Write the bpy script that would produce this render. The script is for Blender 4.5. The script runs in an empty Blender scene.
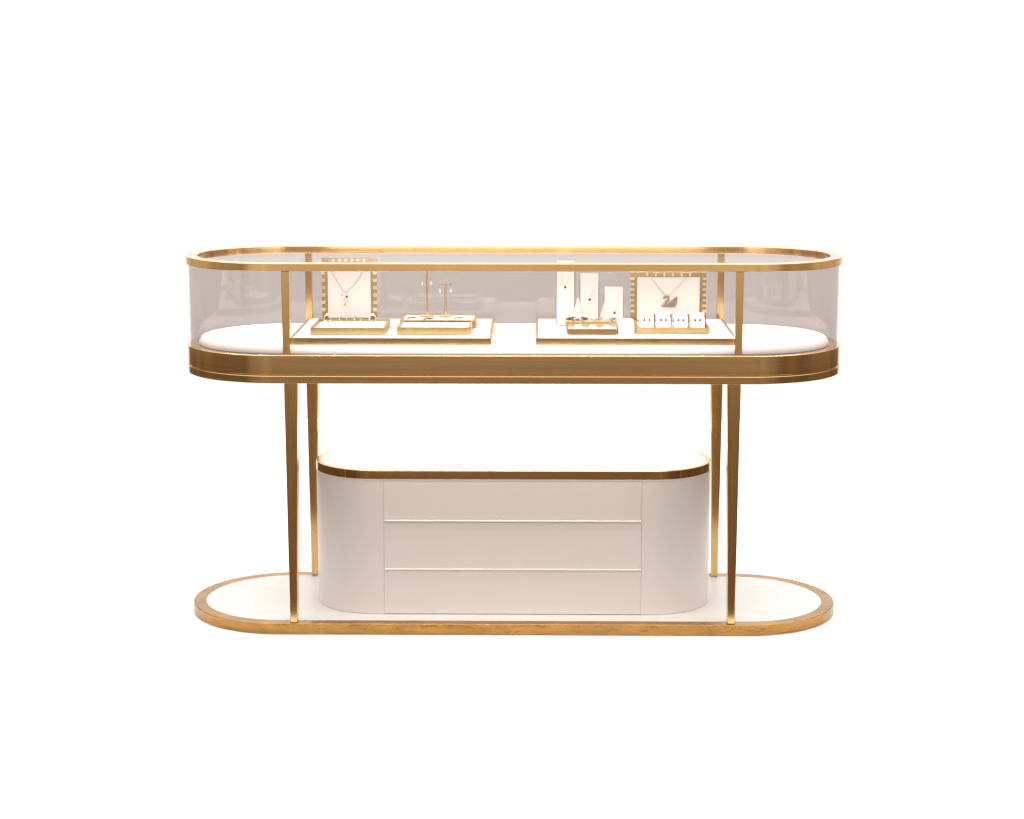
import bpy, bmesh, math, random
from mathutils import Vector, Matrix
random.seed(7)
S = bpy.context.scene
COL = S.collection

# ------------------------------------------------------------------ camera
CAM, PITCH, YAW, FPX = Vector((0.06491, -5.27484, 1.49826)), 0.17389, 0.01302, 1918.46
cd = bpy.data.cameras.new('camera'); cam = bpy.data.objects.new('camera', cd); COL.objects.link(cam)
cam.location = CAM; cam.rotation_euler = (math.pi/2 - PITCH, 0, YAW)
cd.sensor_width = 36; cd.lens = FPX / 1024 * 36; cd.clip_start = .05; cd.clip_end = 500
S.camera = cam

# ------------------------------------------------------------------ world: white studio behind and overhead, dim brown shop towards the camera
W = bpy.data.worlds.new('World'); S.world = W; W.use_nodes = True
nt = W.node_tree; N = nt.nodes; L = nt.links; N.clear()
def node(t, **k):
    n = N.new(t)
    for a, b in k.items(): setattr(n, a, b)
    return n
tc = node('ShaderNodeTexCoord'); sx = node('ShaderNodeSeparateXYZ'); L.new(tc.outputs['Generated'], sx.inputs[0])
def ramp(src, lo, hi, stops, interp='EASE'):
    m = node('ShaderNodeMapRange'); m.inputs[1].default_value = lo; m.inputs[2].default_value = hi
    L.new(src, m.inputs[0])
    r = node('ShaderNodeValToRGB'); r.color_ramp.interpolation = interp
    e = r.color_ramp.elements
    for i, (p, c) in enumerate(stops):
        if i < 2: e[i].position = p; e[i].color = (*c, 1)
        else: q = e.new(p); q.color = (*c, 1)
    L.new(m.outputs[0], r.inputs[0]); return r.outputs[0]
def pz(z): return (z + 1) / 2
front = ramp(sx.outputs[2], -1, 1, [
    (pz(-1), (.10, .065, .04)), (pz(-.30), (.16, .10, .06)), (pz(-.135), (.19, .125, .078)),
    (pz(-.116), (.86, .79, .66)), (pz(.02), (.85, .78, .66)), (pz(.10), (.46, .40, .33)),
    (pz(.35), (.42, .38, .34)), (pz(.60), (1.0, .97, .93))], 'LINEAR')
# the dim part also has soft uneven patches, like a room seen out of focus
nz = node('ShaderNodeTexNoise'); nz.inputs['Scale'].default_value = 6.0; nz.inputs['Detail'].default_value = 3
L.new(tc.outputs['Generated'], nz.inputs['Vector'])
nm = node('ShaderNodeMapRange'); nm.inputs[1].default_value = .3; nm.inputs[2].default_value = .7
nm.inputs[3].default_value = .72; nm.inputs[4].default_value = 1.28; L.new(nz.outputs[0], nm.inputs[0])
fm = node('ShaderNodeVectorMath', operation='SCALE'); L.new(front, fm.inputs[0]); L.new(nm.outputs[0], fm.inputs['Scale'])
# sides of the dim half are browner still
side = ramp(sx.outputs[1], -1, 1, [(0, (1, 1, 1)), (.06, (1, 1, 1)), (.13, (.52, .45, .39)), (.5, (.66, .58, .50)), (.8, (.75, .68, .6)), (1, (1, 1, 1))], 'LINEAR')
fs = node('ShaderNodeVectorMath', operation='MULTIPLY'); L.new(fm.outputs[0], fs.inputs[0]); L.new(side, fs.inputs[1])
back = node('ShaderNodeRGB'); back.outputs[0].default_value = (1.14, 1.138, 1.13, 1)
# compass bearing only, so the white side reaches from below the floor line to overhead
cx_ = node('ShaderNodeCombineXYZ'); L.new(sx.outputs[0], cx_.inputs[0]); L.new(sx.outputs[1], cx_.inputs[1])
nv = node('ShaderNodeVectorMath', operation='NORMALIZE'); L.new(cx_.outputs[0], nv.inputs[0])
sb = node('ShaderNodeSeparateXYZ'); L.new(nv.outputs[0], sb.inputs[0])
fac = ramp(sb.outputs[1], -1, 1, [(0, (0, 0, 0)), (.918, (0, 0, 0)), (.945, (1, 1, 1)), (1, (1, 1, 1))], 'LINEAR')
mx = node('ShaderNodeMix', data_type='RGBA'); L.new(fac, mx.inputs[0]); L.new(fs.outputs[0], mx.inputs[6]); L.new(back.outputs[0], mx.inputs[7])
top = node('ShaderNodeRGB'); top.outputs[0].default_value = (2.7, 2.69, 2.665, 1)
tf = ramp(sx.outputs[2], -1, 1, [(0, (0, 0, 0)), (pz(.45), (0, 0, 0)), (pz(.75), (1, 1, 1)), (1, (1, 1, 1))], 'LINEAR')
mt = node('ShaderNodeMix', data_type='RGBA'); L.new(tf, mt.inputs[0]); L.new(mx.outputs[2], mt.inputs[6]); L.new(top.outputs[0], mt.inputs[7])
bg = node('ShaderNodeBackground'); L.new(mt.outputs[2], bg.inputs[0]); bg.inputs[1].default_value = 1.0
wo = node('ShaderNodeOutputWorld'); L.new(bg.outputs[0], wo.inputs[0])

# ------------------------------------------------------------------ render settings
S.view_settings.view_transform = 'Standard'; S.view_settings.look = 'None'
S.view_settings.exposure = 0; S.view_settings.gamma = 1
S.render.engine = 'CYCLES'
S.cycles.use_denoising = True
S.cycles.caustics_reflective = False; S.cycles.caustics_refractive = False
S.cycles.max_bounces = 10; S.cycles.transparent_max_bounces = 24

# ------------------------------------------------------------------ the counter's own LED strips
def lamp(name, loc, sx_, sy_, power, col, spread=math.pi):
    l = bpy.data.lights.new(name, 'AREA'); l.shape = 'RECTANGLE'; l.size = sx_; l.size_y = sy_
    l.energy = power; l.color = col; l.spread = spread
    o = bpy.data.objects.new(name, l); COL.objects.link(o); o.location = loc; return o
WARM = (1, .955, .89)
lamp('led_light', (0, -.2515, .9845), 1.14, .006, 5.6, WARM).rotation_euler.x = .20
lamp('led_light', (0, .2515, .9845), 1.14, .006, 2.6, WARM)
for s_ in (-1, 1):                                                   # the strip follows the round ends under the rim
    for a_ in (-66, -33, 0, 33, 66):
        l_ = lamp('led_light', (s_ * (.6263 + .232 * math.cos(math.radians(a_))), .232 * math.sin(math.radians(a_)), .9835), .008, .12, .42, WARM)
        l_.rotation_euler.z = s_ * math.radians(a_)
lamp('led_light', (0, -.228, .685), 1.05, .02, 2.2, (1, .90, .74))
LED_UNDER = lamp('led_light', (0, .02, .683), .95, .10, 7.5, (1, .87, .66))

# ------------------------------------------------------------------ materials
def mat(name):
    m = bpy.data.materials.new(name); m.use_nodes = True
    return m, m.node_tree.nodes, m.node_tree.links, m.node_tree.nodes['Principled BSDF']
def plain(name, col, rough=.5, metal=0, noise=.03, scale=30, bump=0.0, spec=.5):
    m, n, l, p = mat(name)
    p.inputs['Roughness'].default_value = rough; p.inputs['Metallic'].default_value = metal
    p.inputs['Specular IOR Level'].default_value = spec
    t = n.new('ShaderNodeTexCoord'); z = n.new('ShaderNodeTexNoise'); z.inputs['Scale'].default_value = scale; z.inputs['Detail'].default_value = 4
    l.new(t.outputs['Object'], z.inputs['Vector'])
    r = n.new('ShaderNodeValToRGB'); e = r.color_ramp.elements
    e[0].position = .3; e[1].position = .7
    e[0].color = (*[c * (1 - noise) for c in col], 1); e[1].color = (*[min(1, c * (1 + noise)) for c in col], 1)
    l.new(z.outputs[0], r.inputs[0]); l.new(r.outputs[0], p.inputs['Base Color'])
    if bump:
        b = n.new('ShaderNodeBump'); b.inputs['Strength'].default_value = bump; b.inputs['Distance'].default_value = .001
        l.new(z.outputs[0], b.inputs['Height']); l.new(b.outputs[0], p.inputs['Normal'])
    return m
def brushed(name, col, rough, stretch=(2, 2, 160), var=.10, bump=.05, wav=.0):
    m, n, l, p = mat(name)
    p.inputs['Metallic'].default_value = 1
    t = n.new('ShaderNodeTexCoord'); mp = n.new('ShaderNodeMapping'); mp.inputs['Scale'].default_value = stretch
    z = n.new('ShaderNodeTexNoise'); z.inputs['Scale'].default_value = 1; z.inputs['Detail'].default_value = 5
    l.new(t.outputs['Object'], mp.inputs[0]); l.new(mp.outputs[0], z.inputs['Vector'])
    r = n.new('ShaderNodeValToRGB'); e = r.color_ramp.elements; e[0].position = .3; e[1].position = .7
    e[0].color = (*[c * (1 - var) for c in col], 1); e[1].color = (*[min(1, c * (1 + var)) for c in col], 1)
    l.new(z.outputs[0], r.inputs[0]); l.new(r.outputs[0], p.inputs['Base Color'])
    q = n.new('ShaderNodeMapRange'); q.inputs[3].default_value = rough * .8; q.inputs[4].default_value = rough * 1.25
    l.new(z.outputs[0], q.inputs[0]); l.new(q.outputs[0], p.inputs['Roughness'])
    b = n.new('ShaderNodeBump'); b.inputs['Strength'].default_value = bump; b.inputs['Distance'].default_value = .001
    l.new(z.outputs[0], b.inputs['Height'])
    last = b
    if wav:
        z2 = n.new('ShaderNodeTexNoise'); z2.inputs['Scale'].default_value = 22; z2.inputs['Detail'].default_value = 4; z2.inputs['Distortion'].default_value = 1.2
        l.new(t.outputs['Object'], z2.inputs['Vector'])
        b2 = n.new('ShaderNodeBump'); b2.inputs['Strength'].default_value = wav; b2.inputs['Distance'].default_value = .01
        l.new(z2.outputs[0], b2.inputs['Height']); l.new(b.outputs[0], b2.inputs['Normal']); last = b2
    l.new(last.outputs[0], p.inputs['Normal'])
    return m
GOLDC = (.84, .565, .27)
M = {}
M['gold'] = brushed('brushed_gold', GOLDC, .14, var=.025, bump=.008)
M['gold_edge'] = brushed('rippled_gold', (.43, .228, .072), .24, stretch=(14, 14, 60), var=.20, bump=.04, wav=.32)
M['gold_leg'] = brushed('brushed_gold_leg', (.82, .54, .24), .17, stretch=(160, 160, 2), var=.03, bump=.02)
M['gold_tray'] = plain('satin_gold', (.56, .42, .215), .36, 1, .06, 60)
M['gold_dark'] = plain('aged_gold', (.45, .335, .18), .36, 1, .10, 120)
M['gold_polish'] = plain('polished_gold', (.84, .68, .40), .22, 1, .04, 60)
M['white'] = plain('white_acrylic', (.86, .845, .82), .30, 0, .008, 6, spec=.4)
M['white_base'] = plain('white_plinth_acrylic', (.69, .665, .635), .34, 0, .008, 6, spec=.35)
M['velvet'] = plain('white_leatherette', (.87, .85, .82), .60, 0, .02, 90, .15, spec=.3)
M['ivory'] = plain('edge_highlight', (.90, .86, .80), .35, 0, .01, 20)  # pale tone standing in for light caught on the drawer edges
M['beige'] = plain('pearl_beige_lacquer', (.80, .72, .685), .38, 0, .012, 3, .02, spec=.35)
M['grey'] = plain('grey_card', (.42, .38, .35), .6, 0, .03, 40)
M['gold_brown'] = plain('brown_gold', (.27, .16, .072), .36, 1, .10, 120)
M['gold_rib'] = plain('pale_gold', (.92, .82, .58), .30, 1, .04, 60)
M['silver'] = plain('silver', (.72, .69, .65), .22, 1, .05, 80)
M['bronze'] = plain('bronze_pave', (.36, .29, .21), .38, 1, .35, 900, .4)
M['dark'] = plain('dark_bronze', (.16, .11, .075), .30, 1, .25, 300)
M['stone'] = plain('dark_garnet', (.025, .010, .008), .08, 0, .2, 200)
M['pale'] = plain('pale_crystal', (.93, .91, .86), .06, 0, .02, 200, spec=.8)
M['chain'] = plain('fine_chain', (.70, .64, .55), .3, 1, .15, 900)
M['floor'] = plain('white_floor', (.90, .90, .895), .9, 0, .004, 1.5, spec=.1)
def glass_mat(name, tint):
    m, n, l, p = mat(name); n.remove(p)
    out = [x for x in n if x.type == 'OUTPUT_MATERIAL'][0]
    tr = n.new('ShaderNodeBsdfTransparent'); tr.inputs[0].default_value = (*tint, 1)    # two faces to a pane
    gl = n.new('ShaderNodeBsdfGlossy'); gl.inputs[0].default_value = (1, 1, 1, 1); gl.inputs['Roughness'].default_value = .03
    fr = n.new('ShaderNodeFresnel'); fr.inputs[0].default_value = 1.45
    mu = n.new('ShaderNodeMath'); mu.operation = 'MINIMUM'; mu.inputs[1].default_value = .05
    t = n.new('ShaderNodeTexCoord'); z = n.new('ShaderNodeTexNoise'); z.inputs['Scale'].default_value = 2; l.new(t.outputs['Object'], z.inputs['Vector'])
    b = n.new('ShaderNodeBump'); b.inputs['Strength'].default_value = .02; l.new(z.outputs[0], b.inputs['Height']); l.new(b.outputs[0], gl.inputs['Normal'])
    l.new(fr.outputs[0], mu.inputs[0])
    mi = n.new('ShaderNodeMixShader'); l.new(mu.outputs[0], mi.inputs[0]); l.new(tr.outputs[0], mi.inputs[1]); l.new(gl.outputs[0], mi.inputs[2])
    l.new(mi.outputs[0], out.inputs[0]); return m
M['glass'] = glass_mat('tinted_glass', (.848, .818, .806))
M['glass_clear'] = glass_mat('clear_glass', (.955, .943, .938))

# ------------------------------------------------------------------ helpers
def obj(name, bm, m, parent=None, bevel=0, smooth=None, seg=2):
    bmesh.ops.recalc_face_normals(bm, faces=bm.faces)
    if parent is not None: bmesh.ops.translate(bm, verts=bm.verts, vec=-root_loc(parent))
    me = bpy.data.meshes.new(name); bm.to_mesh(me); bm.free()
    me.materials.append(M[m] if isinstance(m, str) else m)
    o = bpy.data.objects.new(name, me); COL.objects.link(o)
    if smooth:
        for p in me.polygons: p.use_smooth = True
        me.set_sharp_from_angle(angle=math.radians(smooth))
    if bevel:
        b = o.modifiers.new('bevel', 'BEVEL'); b.width = bevel; b.segments = seg; b.limit_method = 'ANGLE'; b.angle_limit = math.radians(40)
        b.harden_normals = False
    if parent is not None: o.parent = parent
    return o
def root_loc(p):
    v = Vector(p.location)
    while p.parent is not None: p = p.parent; v = v + p.location
    return v
def thing(name, label, cat, loc=(0, 0, 0), group=None):
    o = bpy.data.objects.new(name, None); o.empty_display_size = .02; COL.objects.link(o); o.location = loc
    o['label'] = label; o['category'] = cat
    if group: o['group'] = group
    return o
def tag(o, label, cat, group=None):
    o['label'] = label; o['category'] = cat
    if group: o['group'] = group
    return o
def at(px, py, Y):
    """the point at depth Y that the photograph shows at pixel (px, py)"""
    F = Vector((-math.sin(YAW) * math.cos(PITCH), math.cos(YAW) * math.cos(PITCH), -math.sin(PITCH)))
    R = Vector((math.cos(YAW), math.sin(YAW), 0)); U = R.cross(F)
    d = F + R * ((px - 512) / FPX) - U * ((py - 409.5) / FPX)
    return CAM + d * ((Y - CAM.y) / d.y)
def box(bm, x0, x1, y0, y1, z0, z1):
    v = [bm.verts.new(p) for p in ((x0, y0, z0), (x1, y0, z0), (x1, y1, z0), (x0, y1, z0), (x0, y0, z1), (x1, y0, z1), (x1, y1, z1), (x0, y1, z1))]
    for f in ((3, 2, 1, 0), (4, 5, 6, 7), (0, 1, 5, 4), (1, 2, 6, 5), (2, 3, 7, 6), (3, 0, 4, 7)): bm.faces.new([v[i] for i in f])
    return bm
def boxes(*bs):
    bm = bmesh.new()
    for b in bs: box(bm, *b)
    return bm
def stadium(Lh, wh, inset=0, n=40):
    """counter-clockwise outline; Lh, wh are half length and half width"""
    r = wh - inset; h = Lh - wh; p = []
    for i in range(n + 1):
        a = -math.pi/2 + math.pi * i / n; p.append((h + r * math.cos(a), r * math.sin(a)))
    for i in range(n + 1):
        a = math.pi/2 + math.pi * i / n; p.append((-h + r * math.cos(a), r * math.sin(a)))
    return p
def loft(Lh, wh, prof, closed, cap=False, n=40):
    """sweep a profile of (inset, z) round a stadium; closed joins last to first, cap closes top and bottom"""
    bm = bmesh.new(); rings = [[bm.verts.new((x, y, z)) for x, y in stadium(Lh, wh, i, n)] for i, z in prof]
    k = len(rings[0]); pairs = list(zip(rings, rings[1:])) + ([(rings[-1], rings[0])] if closed else [])
    for a, b in pairs:
        for i in range(k): bm.faces.new((a[i], a[(i+1) % k], b[(i+1) % k], b[i]))
    if cap: bm.faces.new(rings[0]); bm.faces.new(rings[-1])
    return bm
def tube(bm, pts, r, n=8, closed=False):
    pts = [Vector(p) for p in pts]; rs = r if isinstance(r, (list, tuple)) else [r] * len(pts); rings = []; m = len(pts)
    for i, p in enumerate(pts):
        a = pts[(i-1) % m] if (closed or i) else p; b = pts[(i+1) % m] if (closed or i < m-1) else p
        d = (b - a).normalized(); u = d.cross(Vector((0, 0, 1)))
        if u.length < .05: u = d.cross(Vector((0, 1, 0)))
        if closed or True:
            ref = Vector((0, 1, 0)) if abs(d.y) < .95 else Vector((1, 0, 0))
            u = d.cross(ref)
        u.normalize(); v = d.cross(u)
        rings.append([bm.verts.new(p + (u * math.cos(2*math.pi*k/n) + v * math.sin(2*math.pi*k/n)) * rs[i]) for k in range(n)])
    for i in range(m if closed else m-1):
        a, b = rings[i], rings[(i+1) % m]
        for k in range(n): bm.faces.new((a[k], a[(k+1) % n], b[(k+1) % n], b[k]))
    if not closed: bm.faces.new(rings[0]); bm.faces.new(rings[-1])
    return bm
def lathe(bm, c, prof, n=24):
    c = Vector(c); rings = [[bm.verts.new(c + Vector((r*math.cos(2*math.pi*k/n), r*math.sin(2*math.pi*k/n), z))) for k in range(n)] for r, z in prof]
    for a, b in zip(rings, rings[1:]):
        for k in range(n): bm.faces.new((a[k], a[(k+1) % n], b[(k+1) % n], b[k]))
    bm.faces.new(rings[0]); bm.faces.new(rings[-1]); return bm
def ball(bm, c, r, sub=2, sc=(1, 1, 1)):
    t = bmesh.ops.create_icosphere(bm, subdivisions=sub, radius=r)
    for v in t['verts']: v.co = Vector((v.co.x*sc[0], v.co.y*sc[1], v.co.z*sc[2])) + Vector(c)
    return bm
def prism(bm, poly, y0, y1):
    """polygon of (x, z) given a thickness in y"""
    a = [bm.verts.new((x, y0, z)) for x, z in poly]; b = [bm.verts.new((x, y1, z)) for x, z in poly]; k = len(poly)
    bm.faces.new(a); bm.faces.new(b)
    for i in range(k): bm.faces.new((a[i], a[(i+1) % k], b[(i+1) % k], b[i]))
    return bm
def wedge(bm, x0, x1, poly):
    """profile of (y, z) given a width in x"""
    a = [bm.verts.new((x0, y, z)) for y, z in poly]; b = [bm.verts.new((x1, y, z)) for y, z in poly]; k = len(poly)
    bm.faces.new(a); bm.faces.new(b)
    for i in range(k): bm.faces.new((a[i], a[(i+1) % k], b[(i+1) % k], b[i]))
    return bm

# ------------------------------------------------------------------ setting
bm = bmesh.new()
fl = [bm.verts.new(p) for p in ((-1.25, -.42, 0), (1.25, -.42, 0), (1.25, 3, 0), (-1.25, 3, 0))]; bm.faces.new(fl)
floor = obj('floor', bm, 'floor'); floor['kind'] = 'structure'

# ------------------------------------------------------------------ the counter
HW, HL = .2737, .9025
Z_PL, Z_BASE, Z_BAND, Z_RIM0, Z_RIM1, Z_DECK = .0306, .688, .763, .9855, 1.0062, .783
ctr = thing('display_counter', 'long gold framed glass jewellery counter with rounded ends on four slim tapered legs', 'display counter')
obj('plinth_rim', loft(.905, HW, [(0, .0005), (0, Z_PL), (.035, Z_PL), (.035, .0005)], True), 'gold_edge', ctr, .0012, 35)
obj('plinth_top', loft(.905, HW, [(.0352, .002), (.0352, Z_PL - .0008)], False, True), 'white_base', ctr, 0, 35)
for sx_ in (-1, 1):
    for sy_ in (-1, 1):
        bm = bmesh.new(); rings = []
        for z, cx, hw_, hd, cy in ((Z_PL - .0005, .5912, .0102, .0160, .2490), (Z_BASE + .0005, .5863, .0178, .0260, .2435)):
            rings.append([bm.verts.new((sx_*cx + a*hw_, sy_*cy + b*hd, z)) for a, b in ((-1, -1), (1, -1), (1, 1), (-1, 1))])
        a, b = rings
        for i in range(4): bm.faces.new((a[i], a[(i+1) % 4], b[(i+1) % 4], b[i]))
        bm.faces.new(a); bm.faces.new(b)
        obj('leg', bm, 'gold_leg', ctr, .0026, seg=3)
cb = obj('case_base', loft(.9022, HW, [(.005, .7060), (.005, .7115), (.0, .7115), (0, Z_BAND), (.07, Z_BAND)], False, True), 'gold', ctr, .0010, 35)
obj('base_flange', loft(.9022, HW, [(.04, Z_BASE), (-.0003, Z_BASE), (-.0003, .7078), (.04, .7078)], True), 'gold', ctr, .0010, 35)
obj('display_deck', loft(.8715, HW - .0265, [(0, Z_BAND + .0006), (.001, Z_BAND + .005), (.008, Z_DECK - .003), (.0125, Z_DECK)], False, True), 'velvet', ctr, 0, 50)
for sx_ in (-1, 1):
    for sy_ in (-1, 1):
        x, y = sx_*.5956, sy_*(HW - .0125)
        obj('corner_post', boxes((x-.0098, x+.0098, y-.0098, y+.0098, Z_BAND, Z_RIM0)), 'gold_leg', ctr, .0012)
obj('top_rim', loft(HL, HW, [(0, Z_RIM0), (0, Z_RIM1), (.034, Z_RIM1), (.034, Z_RIM0)], True), 'gold', ctr, .0012, 35)
obj('glass_top', loft(HL, HW, [(.0345, .9905), (.0345, .9985)], False, True), 'glass_clear', ctr)
GI, GT = .0085, .003
xp = .5956 - .0101
for sy_ in (-1, 1):
    y0, y1 = sorted((sy_*(HW - GI), sy_*(HW - GI - GT)))
    obj('glass_pane', boxes((-xp, xp, y0, y1, Z_BAND + .0003, Z_RIM0 - .0003)), 'glass', ctr)
for sx_ in (-1, 1):
    bm = bmesh.new(); out, inn = [], []
    h = HL - HW
    for lst, r in ((out, HW - GI), (inn, HW - GI - GT)):
        lst.append((.5956 + .0101, -r))
        for i in range(49):
            a = -math.pi/2 + math.pi*i/48; lst.append((h + r*math.cos(a), r*math.sin(a)))
        lst.append((.5956 + .0101, r))
    loopv = [(sx_*x, y) for x, y in out + inn[::-1]]; k = len(loopv); m2 = len(out)
    lo = [bm.verts.new((x, y, Z_BAND + .0003)) for x, y in loopv]; hi = [bm.verts.new((x, y, Z_RIM0 - .0003)) for x, y in loopv]
    for i in range(k): bm.faces.new((lo[i], lo[(i+1) % k], hi[(i+1) % k], hi[i]))
    for i in range(m2-1):
        j = k - 1 - i
        bm.faces.new((lo[i], lo[i+1], lo[j-1], lo[j])); bm.faces.new((hi[i], hi[i+1], hi[j-1], hi[j]))
    obj('glass_pane', bm, 'glass', ctr, 0, 40)

# ------------------------------------------------------------------ the cabinet under it
cab = thing('drawer_cabinet', 'low pearl beige three drawer cabinet with rounded ends standing on the white plinth', 'cabinet', (0, 0, Z_PL))
CH, CW = .552, .176
bm = bmesh.new()
st = stadium(CH, CW, 0, 32)
hl = CH - CW; sxm = .3520
poly = [(sxm, -CW + .016), (sxm, -CW)] + st[:33] + st[33:] + [(-sxm, -CW), (-sxm, -CW + .016)]
lo = [bm.verts.new((x, y, Z_PL)) for x, y in poly]; hi = [bm.verts.new((x, y, .4065)) for x, y in poly]
for i in range(len(poly)): bm.faces.new((lo[i], lo[(i+1) % len(poly)], hi[(i+1) % len(poly)], hi[i]))
bm.faces.new(lo); bm.faces.new(hi)
obj('body', bm, 'beige', cab, 0, 35)
zs = [.0316, .1605, .2965, .4060]
for i in range(3):
    a, b = zs[i] + .0, zs[i+1] - .0055
    d = obj('drawer', boxes((-sxm + .0004, sxm - .0004, -CW, -CW + .0155, a, b if i < 2 else b + .0052)), 'beige', cab, .0006)
    if i < 2: obj('highlight_lip', boxes((-sxm + .0004, sxm - .0004, -CW - .0032, -CW + .0150, b + .0004, b + .0050)), 'ivory', d, .0026)  # pale strip added to draw the bright line along the drawer's top edge
obj('top_trim', loft(CH + .0008, CW + .0008, [(0, .4090), (0, .4332), (.012, .4332), (.012, .4090)], True), 'gold', cab, .0008, 35)
obj('cabinet_top', loft(CH + .0008, CW + .0008, [(.0, .4066), (.0, .4088), (.0122, .4089), (.0122, .4328), (.014, .4340)], False, True), 'white', cab, 0, 50)  # lower white edge, flush under the trim, paints the glow line there

# ------------------------------------------------------------------ the two big display boards on the deck
def board(label, x0, x1, y0, y1, z0, z1, name='display_board', cat='display board', group=None, rim=.005, wall='gold_tray', pad='velvet', drop=.001):
    t = thing(name, label, cat, ((x0+x1)/2, (y0+y1)/2, z0), group)
    bm = boxes((x0, x1, y0, y0+rim, z0, z1), (x0, x1, y1-rim, y1, z0, z1), (x0, x0+rim, y0+rim, y1-rim, z0, z1), (x1-rim, x1, y0+rim, y1-rim, z0, z1))
    bmesh.ops.remove_doubles(bm, verts=bm.verts, dist=1e-6)
    obj('tray_wall', bm, wall, t)
    obj('pad', boxes((x0+rim+.0003, x1-rim-.0003, y0+rim+.0003, y1-rim-.0003, z0+.0002, z1-drop)), pad, t, .0015)
    return t
ZB = .8015
board('flat white board with gold rim under the ring tray and earring stands', -.5930, -.0570, -.216, .205, Z_DECK + .0002, ZB, group='flat display boards on the deck')
board('flat white board with gold rim under the three white slabs and swan necklace', .0630, .5980, -.212, .209, Z_DECK + .0002, ZB, group='flat display boards on the deck')
zb = ZB + .0003
board('gold walled tray holding four upright rings below the square framed necklace', -.5448, -.3440, -.155, .040, zb, .8205, 'jewellery_tray', 'jewellery tray', 'gold walled jewellery trays', .006, 'gold_tray', 'velvet', .005)
board('gold walled tray in front of earring stands with a dark beaded bracelet along its back', -.3119, -.1124, -.150, -.004, zb, .8218, 'jewellery_tray', 'jewellery tray', 'gold walled jewellery trays', .006, 'gold_tray', 'velvet', .003)
board('gold walled tray carrying the two gold earring stands and little sprigs', -.3145, -.1040, .000, .132, zb, .8218, 'jewellery_tray', 'jewellery tray', 'gold walled jewellery trays', .006, 'gold_tray', 'velvet', .002)
ZT = .8218 - .002

# ------------------------------------------------------------------ framed necklace panels
def frame(label, x0, x1, y, z0, z1, bw, bt, bb, nside, ntop):
    t = thing('necklace_display', label, 'necklace display', ((x0+x1)/2, y, z0), 'framed necklace displays')
    yb = y + .016
    bm = boxes((x0, x0+bw, y, yb, z0, z1), (x1-bw, x1, y, yb, z0, z1), (x0+bw, x1-bw, y, yb, z1-bt, z1), (x0+bw, x1-bw, y, yb, z0, z0+bb))
    # raised ribs down both sides and studs along the top are the frame's own relief
    zz0, zz1 = z0 + .030, z1 - .010
    nf = len(bm.faces)
    for i in range(nside):
        zc = zz0 + (zz1 - zz0) * (i + .5) / nside; hh = (zz1 - zz0) / nside * .22
        box(bm, x0 - .0014, x0 + bw*.60, y - .0040, y + .0004, zc - hh, zc + hh)
        box(bm, x1 - bw*.60, x1 + .0014, y - .0040, y + .0004, zc - hh, zc + hh)
    for i in range(ntop):
        xc = x0 + (x1-x0) * (.16 + .68 * (i + .5) / ntop)
        box(bm, xc - .0026, xc + .0026, y - .0040, y + .0004, z1 - bt*.80, z1 - bt*.22)
    bm.faces.ensure_lookup_table()
    for f in bm.faces[nf:]: f.material_index = 1
    fo = obj('frame', bm, 'gold_dark', t, .0006); fo.data.materials.append(M['gold_rib'])
    obj('panel', boxes((x0+bw+.0003, x1-bw-.0003, y + .001, yb - .001, z0+bb+.0003, z1-bt-.0003)), 'velvet', t, .0015)
    return t
YF = .075
a = at(321.5, 258, YF); b = at(376, 258, YF)
frame('square gold studded frame with white panel and flower pendant at the ring tray', a.x, b.x, YF, zb, a.z, .0150, .0115, .016, 7, 6)
a2 = at(631, 272.3, YF); b2 = at(706.5, 272.3, YF)
frame('wide gold ribbed frame with white panel showing a swan necklace', a2.x, b2.x, YF, zb, a2.z, .0170, .0125, .012, 7, 6)
YN = YF - .0012
def chain(points, parent):
    bm = bmesh.new()
    for p in points:
        q = [at(x, y, YN) for x, y in p]; tube(bm, q, .00055, 6)
    return obj('chain', bm, 'chain', parent, 0, 60)
p = at(345, 296, YN)
nk = thing('necklace', 'fine necklace with dark stone flower pendant on the square framed panel', 'necklace', p, 'necklaces on framed panels')
chain([[(330.5, 268), (333.5, 275), (338.5, 284), (344.5, 292)], [(364.5, 269), (360, 277), (353, 286), (345.5, 292.5)]], nk)
bm = bmesh.new(); ball(bm, at(346.7, 296.6, YN - .002), .0031, 2, (1, .7, 1)); obj('dark_stone', bm, 'stone', nk, 0, 50)
bm = bmesh.new()
for x, y, r in ((346.0, 292.8, .0024), (342.2, 295.0, .0030), (344.0, 299.8, .0030), (348.2, 300.2, .0018), (345, 304.5, .0032), (346.5, 302.5, .0018)):
    ball(bm, at(x, y, YN - .0015), r, 2, (1, .6, 1))
obj('crystal', bm, 'chain', nk, 0, 50)
p = at(669, 300, YN)
nk = thing('necklace', 'necklace with a bronze swan shaped pendant on the wide framed panel', 'necklace', p, 'necklaces on framed panels')
chain([[(651.6, 278.2), (655, 283), (660, 289.3), (665.8, 295.6)], [(686.4, 278.2), (682, 282.6), (675.5, 289), (668.6, 295.9)]], nk)
def sw(u, v): q = at(640 + u/15.45, 262 + v/15.45, YN); return (q.x, q.z)
bm = bmesh.new()
prism(bm, [sw(*q) for q in ((326, 688), (345, 676), (402, 672), (424, 650), (452, 624), (508, 582), (545, 548), (572, 526), (574, 560), (566, 620), (556, 668), (535, 690), (480, 694), (400, 692))], YN - .0028, YN)
neck = [(360, 566), (372, 545), (398, 531), (428, 534), (444, 556), (436, 584), (410, 612), (378, 645), (350, 678)]
nk3 = [Vector((sw(*q)[0], YN - .0016, sw(*q)[1])) for q in neck]
tube(bm, nk3, [.0014, .0027, .0030, .0028, .0027, .0027, .0030, .0035, .0038], 8)
obj('swan_pendant', bm, 'bronze', nk, .0003, 40)

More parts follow.
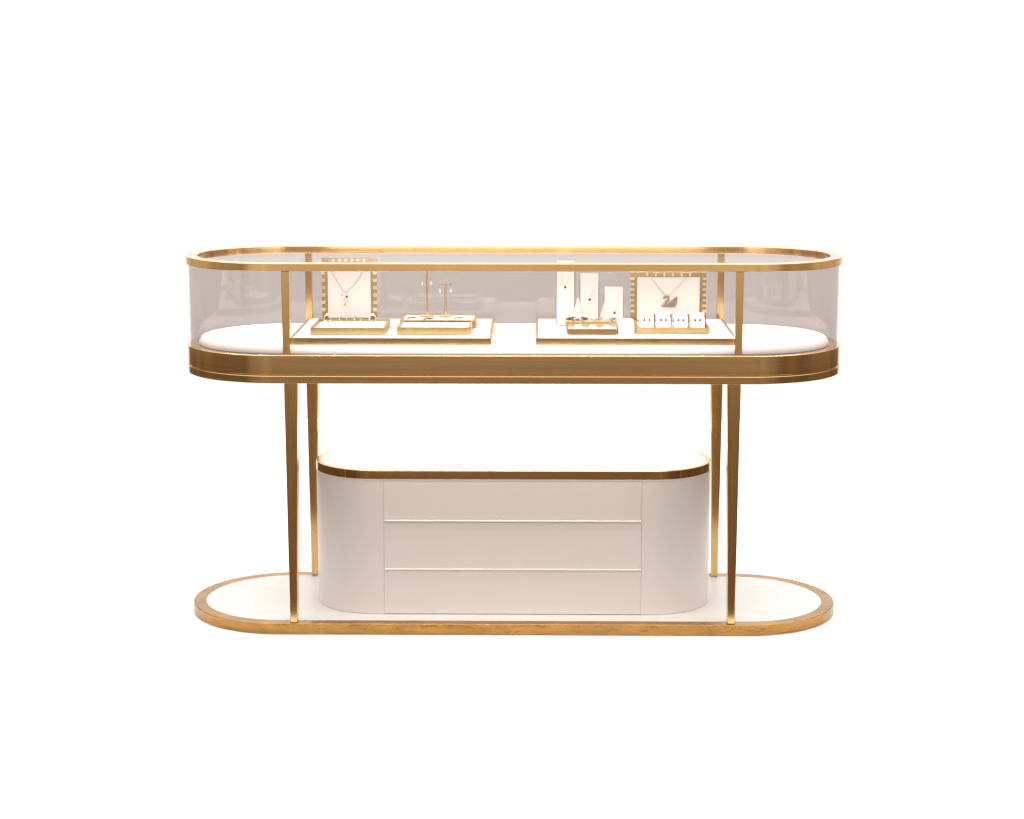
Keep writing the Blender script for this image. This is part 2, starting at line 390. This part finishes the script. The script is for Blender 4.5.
# ------------------------------------------------------------------ four rings standing in the first tray
ZR = .8205 - .005
RL = ['leftmost of the four upright crystal rings in the tray below the square frame', 'second from left of the four upright rings below the square frame',
      'third from left of the four upright rings below the square frame', 'rightmost of the four upright crystal rings below the square frame']
proto = None
def ring_thing(c, r, label, group, metal='silver', stones='pale'):
    t = thing('ring', label, 'ring', (c[0], c[1], c[2]), group)
    bm = bmesh.new(); tube(bm, [(c[0] + r*math.cos(a), c[1], c[2] + r + r*math.sin(a)) for a in [2*math.pi*i/28 for i in range(28)]], .0021, 10, True)
    obj('band', bm, metal, t, 0, 60)
    bm = bmesh.new(); ball(bm, (c[0], c[1], c[2] + 2*r + .0018), .0040, 1, (1.1, 1, .9)); obj('stone', bm, stones, t)
    return t
def dup(t, loc, label):
    c = t.copy(); COL.objects.link(c); c.location = loc; c['label'] = label
    for ch in t.children:
        d = ch.copy(); COL.objects.link(d); d.parent = c
        for g in ch.children:
            e = g.copy(); COL.objects.link(e); e.parent = d
    return c
for i, px in enumerate((327.4, 343.0, 357.8, 372.6)):
    x = at(px, 322, .015).x
    if proto is None: proto = ring_thing((x, .015, ZR), .0095, RL[i], 'upright rings in the tray'); continue
    dup(proto, (x, .015, ZR), RL[i])

# ------------------------------------------------------------------ earring stands, bracelet and sprigs
def stand(label, px, ptop, half):
    c = at(px, 313.5, .098); top = at(px, ptop, .098).z
    t = thing('earring_stand', label, 'earring stand', (c.x, .098, ZT), 'gold T shaped earring stands')
    bm = bmesh.new(); lathe(bm, (c.x, .098, ZT + .0003), [(.0185, 0), (.0185, .003), (.0165, .0045), (.006, .006), (.004, .012), (.0025, .016)], 28)
    obj('base', bm, 'gold_tray', t, 0, 40)
    bm = bmesh.new(); tube(bm, [(c.x, .098, ZT + .010), (c.x, .098, top - .004)], .0030, 12); obj('pole', bm, 'gold_tray', t, 0, 50)
    obj('crossbar', boxes((c.x-half, c.x+half, .094, .102, top-.004, top)), 'gold_dark', t, .0008)
    return c.x, top
xs1, t1 = stand('taller gold T shaped earring stand, its bar level with the counter rim', 427.3, 264.5, .017)
xs2, t2 = stand('shorter gold T shaped earring stand beside the taller one', 445.6, 283.0, .0185)
def earring(px, py, top, stand_label, side):
    q = at(px, py, .094)
    t = thing('drop_earring', side + ' crystal drop earring hanging on the ' + stand_label + ' gold stand', 'earring', q, 'crystal drop earrings on the stands')
    bm = bmesh.new(); tube(bm, [(q.x, .094, q.z + .003), (q.x, .0925, min(top + .0006, q.z + .020 if top > .95 else top + .0006))], .0005, 6); obj('hook', bm, 'chain', t)
    bm = bmesh.new(); ball(bm, q, .0040, 1, (.95, .8, 1.15)); ball(bm, q + Vector((0, 0, .006)), .0018, 1); obj('crystal', bm, 'pale', t)
earring(422.5, 283.6, t1, 'taller', 'left'); earring(431.2, 283.6, t1, 'taller', 'right')
earring(440.0, 291.2, t2, 'shorter', 'left'); earring(450.6, 291.0, t2, 'shorter', 'right')
bm = bmesh.new(); random.seed(3)
x0, x1 = -.3000, -.1230; nb = 40
for i in range(nb):
    u = i / (nb - 1); r = .0021 + .0009 * random.random()
    ball(bm, (x0 + (x1-x0)*u, -.020 + .0025*math.sin(u*17), .8188 + r), r, 1)
tag(obj('beaded_bracelet', bm, 'dark', None, 0, 60), 'dark beaded bracelet laid straight along the back of a tray', 'bracelet')
SL = ['leftmost of three small dark sprig brooches, left of the stand bases', 'dark sprig brooch lying at the foot of the taller stand', 'paler sprig brooch lying right of the shorter stand']
for i, (px, py, m_) in enumerate(((412, 316.3, 'dark'), (428.3, 318.0, 'dark'), (458.6, 316.6, 'bronze'))):
    Y = (.058, .036, .056)[i]; c = at(px, py, Y); c.z = ZT + .0012
    bm = bmesh.new()
    tube(bm, [c + Vector((-.013, -.012, 0)), c + Vector((-.003, 0, .002)), c + Vector((.010, .010, .001))], .0013, 6)
    for dx, dy, an in ((-.006, -.004, 1.9), (.001, .004, .1), (.004, .006, 1.6), (-.002, 0, -.3), (.009, .010, .8)):
        w0 = bmesh.ops.create_icosphere(bm, subdivisions=1, radius=1)['verts']
        for v in w0:
            q = Vector((v.co.x * .0062 + .006, v.co.y * .0022, v.co.z * .0012))
            v.co = c + Vector((dx + q.x*math.cos(an) - q.y*math.sin(an), dy + q.x*math.sin(an) + q.y*math.cos(an), q.z + .001))
    tag(obj('sprig_brooch', bm, m_, None, 0, 50), SL[i], 'brooch', 'sprig brooches on the back tray')

# ------------------------------------------------------------------ white slabs with pendants
YS = .070
def slab(label, px0, px1, ptop, dot, flare=0):
    a = at(px0, ptop, YS); b = at(px1, ptop, YS); z1 = a.z
    t = thing('pendant_slab', label, 'pendant display', ((a.x+b.x)/2, YS, zb), 'upright white pendant slabs')
    bm = wedge(bmesh.new(), a.x, b.x, [(YS - .016, zb), (YS, z1), (YS + .008, z1), (YS + .016, zb)])
    if flare:
        h = zb + (z1 - zb) * .62
        wedge(bm, a.x - .001, a.x - .0002, [(YS - .012, zb), (YS + .002, h), (YS + .006, h), (YS + .012, zb)])
        v = [(a.x - .0003, h), (a.x - .0003, zb), (a.x - flare, zb)]
        prism(bm, v, YS - .010, YS + .010)
    obj('slab', bm, 'velvet', t, .0010)
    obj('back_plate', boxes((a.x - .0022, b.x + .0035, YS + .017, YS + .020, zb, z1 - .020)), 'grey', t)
    q = at(dot[0], dot[1], YS); f = (q.z - zb) / (z1 - zb); y = YS - .016 * (1 - f) - .0012; q = at(dot[0], dot[1], y)
    n_ = thing('necklace', label.split(' with')[0].replace('white pendant slab', 'slab') and NL[dot], 'necklace', q, 'stone pendants on white slabs')
    bm = bmesh.new(); ball(bm, q, .0034, 2, (1, .7, 1)); obj('dark_stone', bm, 'stone', n_, 0, 50)
    bm = bmesh.new()
    for s in (-1, 1):
        e = Vector((q.x + s*.011, y + .0009 + .016*(.030/(z1 - zb)), q.z + .030)); tube(bm, [q + Vector((s*.001, .0006, .003)), (q + e)/2 + Vector((s*.001, 0, -.001)), e], .0003, 5)
    obj('chain', bm, 'silver', n_, 0, 60)
NL = {(565.3, 287.4): 'dark stone pendant on the tallest white slab', (589.7, 299.6): 'dark stone pendant on the middle height white slab', (614.6, 312.9): 'dark stone pendant low on the shortest white slab'}
slab('tallest white pendant slab with a dark stone, its top reaching the counter rim', 557, 574.3, 260.9, (565.3, 287.4))
slab('middle height white pendant slab with a dark stone, between its neighbours', 580.6, 598.4, 273.6, (589.7, 299.6))
slab('shortest white pendant slab with a dark stone and flared left foot', 604.8, 622.8, 287.0, (614.6, 312.9), .020)
q = at(578.0, 297, .052)
bm = bmesh.new(); lathe(bm, (q.x, .030, zb), [(.0215, 0), (.0215, .004), (.0010, at(578, 297, .030).z - zb)], 28)
tag(obj('ring_cone', bm, 'velvet', None, 0, 40), 'small pointed white ring cone between the two tallest slabs', 'ring cone')

# ------------------------------------------------------------------ gold ring box with bracelets and rings
t = thing('ring_box', 'low brown gold ring box with slotted gold top in front of the white slabs', 'ring box', (.214, -.06, zb))
obj('box_wall', boxes((.1478, .2801, -.138, .018, zb, .8160)), 'gold_brown', t, .0010)
bm = bmesh.new()
for i in range(4):
    xa = .1495 + i*.0388; box(bm, xa, xa + .0175, -.130, -.062, .8203, .8245)
obj('slot_block', bm, 'gold_tray', t, .0012)
obj('pad', boxes((.1495, .2785, -.1320, -.0600, .8163, .8200)), 'velvet', t)
obj('step', boxes((.1440, .2835, -.056, .014, .8163, .8285)), 'gold_tray', t, .0012)
for k, (px, m_, lab) in enumerate(((577.2, 'dark', 'dark bangle lying at the back left of the gold ring box'), (606.6, 'silver', 'silver bangle lying at the back right of the gold ring box'))):
    c = at(px, 318, -.02); ZBG = .8285 + .0019; bm = bmesh.new()
    tube(bm, [(c.x + .0275*math.cos(a), -.022 + .024*math.sin(a), ZBG) for a in [2*math.pi*i/40 for i in range(40)]], .0017, 8, True)
    tag(obj('bangle', bm, m_, None, 0, 60), lab, 'bangle', 'bangles on the ring box')
RB = ['left one of three silver rings in the slots of the gold ring box', 'middle one of three silver rings in the slots of the gold ring box', 'right one of three silver rings in the slots of the gold ring box']
proto = None
for i, px in enumerate((577.3, 591.6, 606.6)):
    x = at(px, 324, -.096).x; loc = (x, -.096, .8202)
    if proto is None: proto = ring_thing(loc, .0112, RB[i], 'silver rings in the ring box', 'silver', 'pale'); continue
    dup(proto, loc, RB[i])
c0, c1 = at(618.5, 331.5, -.13), at(634.0, 331.5, -.13)
bm = wedge(bmesh.new(), c0.x, c1.x, [(-.130, zb), (-.128, zb + .020), (-.085, zb + .034), (-.060, zb + .034), (-.060, zb)])
tag(obj('riser_block', bm, 'velvet', None, .0015), 'small plain white sloped block between ring box and earring card tray', 'display block')

# ------------------------------------------------------------------ earring cards in their gold tray
board('gold tray with four white earring cards before the swan necklace frame', .3345, .5330, -.113, .050, zb, .8178, 'jewellery_tray', 'jewellery tray', 'gold walled jewellery trays', .006, 'gold_tray', 'velvet', .004)
ZC = .8178 - .0038
CLB = ['leftmost of the four white earring cards below the swan necklace', 'second from left of the four white earring cards below the swan necklace',
       'third from left of the four white earring cards below the swan necklace', 'rightmost of the four white earring cards below the swan necklace']
ELB = ['pair of dark studs on the leftmost white earring card', 'pair of dark studs on the second earring card from the left',
       'pair of dark studs on the third earring card from the left', 'pair of dark studs on the rightmost white earring card']
YC = -.085; pc = pe = None
for i, px in enumerate((647.0, 663.6, 681.0, 697.8)):
    x = at(px, 322, YC).x; w2 = .0192
    if pc is None:
        pc = thing('earring_card', CLB[0], 'earring card', (x, YC, ZC), 'white earring cards in the gold tray')
        obj('card', wedge(bmesh.new(), x - w2, x + w2, [(YC, ZC), (YC + .004, ZC + .020), (YC + .020, ZC + .038), (YC + .027, ZC + .038), (YC + .030, ZC)]), 'velvet', pc, .0012)
        obj('dark_strip', boxes((x + w2 - .001, x + w2 + .0030, YC + .010, YC + .031, ZC, ZC + .034)), 'gold_brown', pc)  # dark strip added along the card's right edge, between cards
        pe = thing('stud_earrings', ELB[0], 'earrings', (x, YC, ZC + .0165), 'pairs of dark stud earrings')
        bm = bmesh.new(); ball(bm, (x - .0068, YC + .0030, ZC + .0205), .0033, 2, (1, .7, 1)); obj('stud', bm, 'stone', pe, 0, 50)
        bm = bmesh.new(); ball(bm, (x + .0068, YC + .0030, ZC + .0205), .0033, 2, (1, .7, 1)); obj('stud', bm, 'stone', pe, 0, 50)
        continue
    dup(pc, (x, YC, ZC), CLB[i]); dup(pe, (x, YC, ZC + .0165), ELB[i])
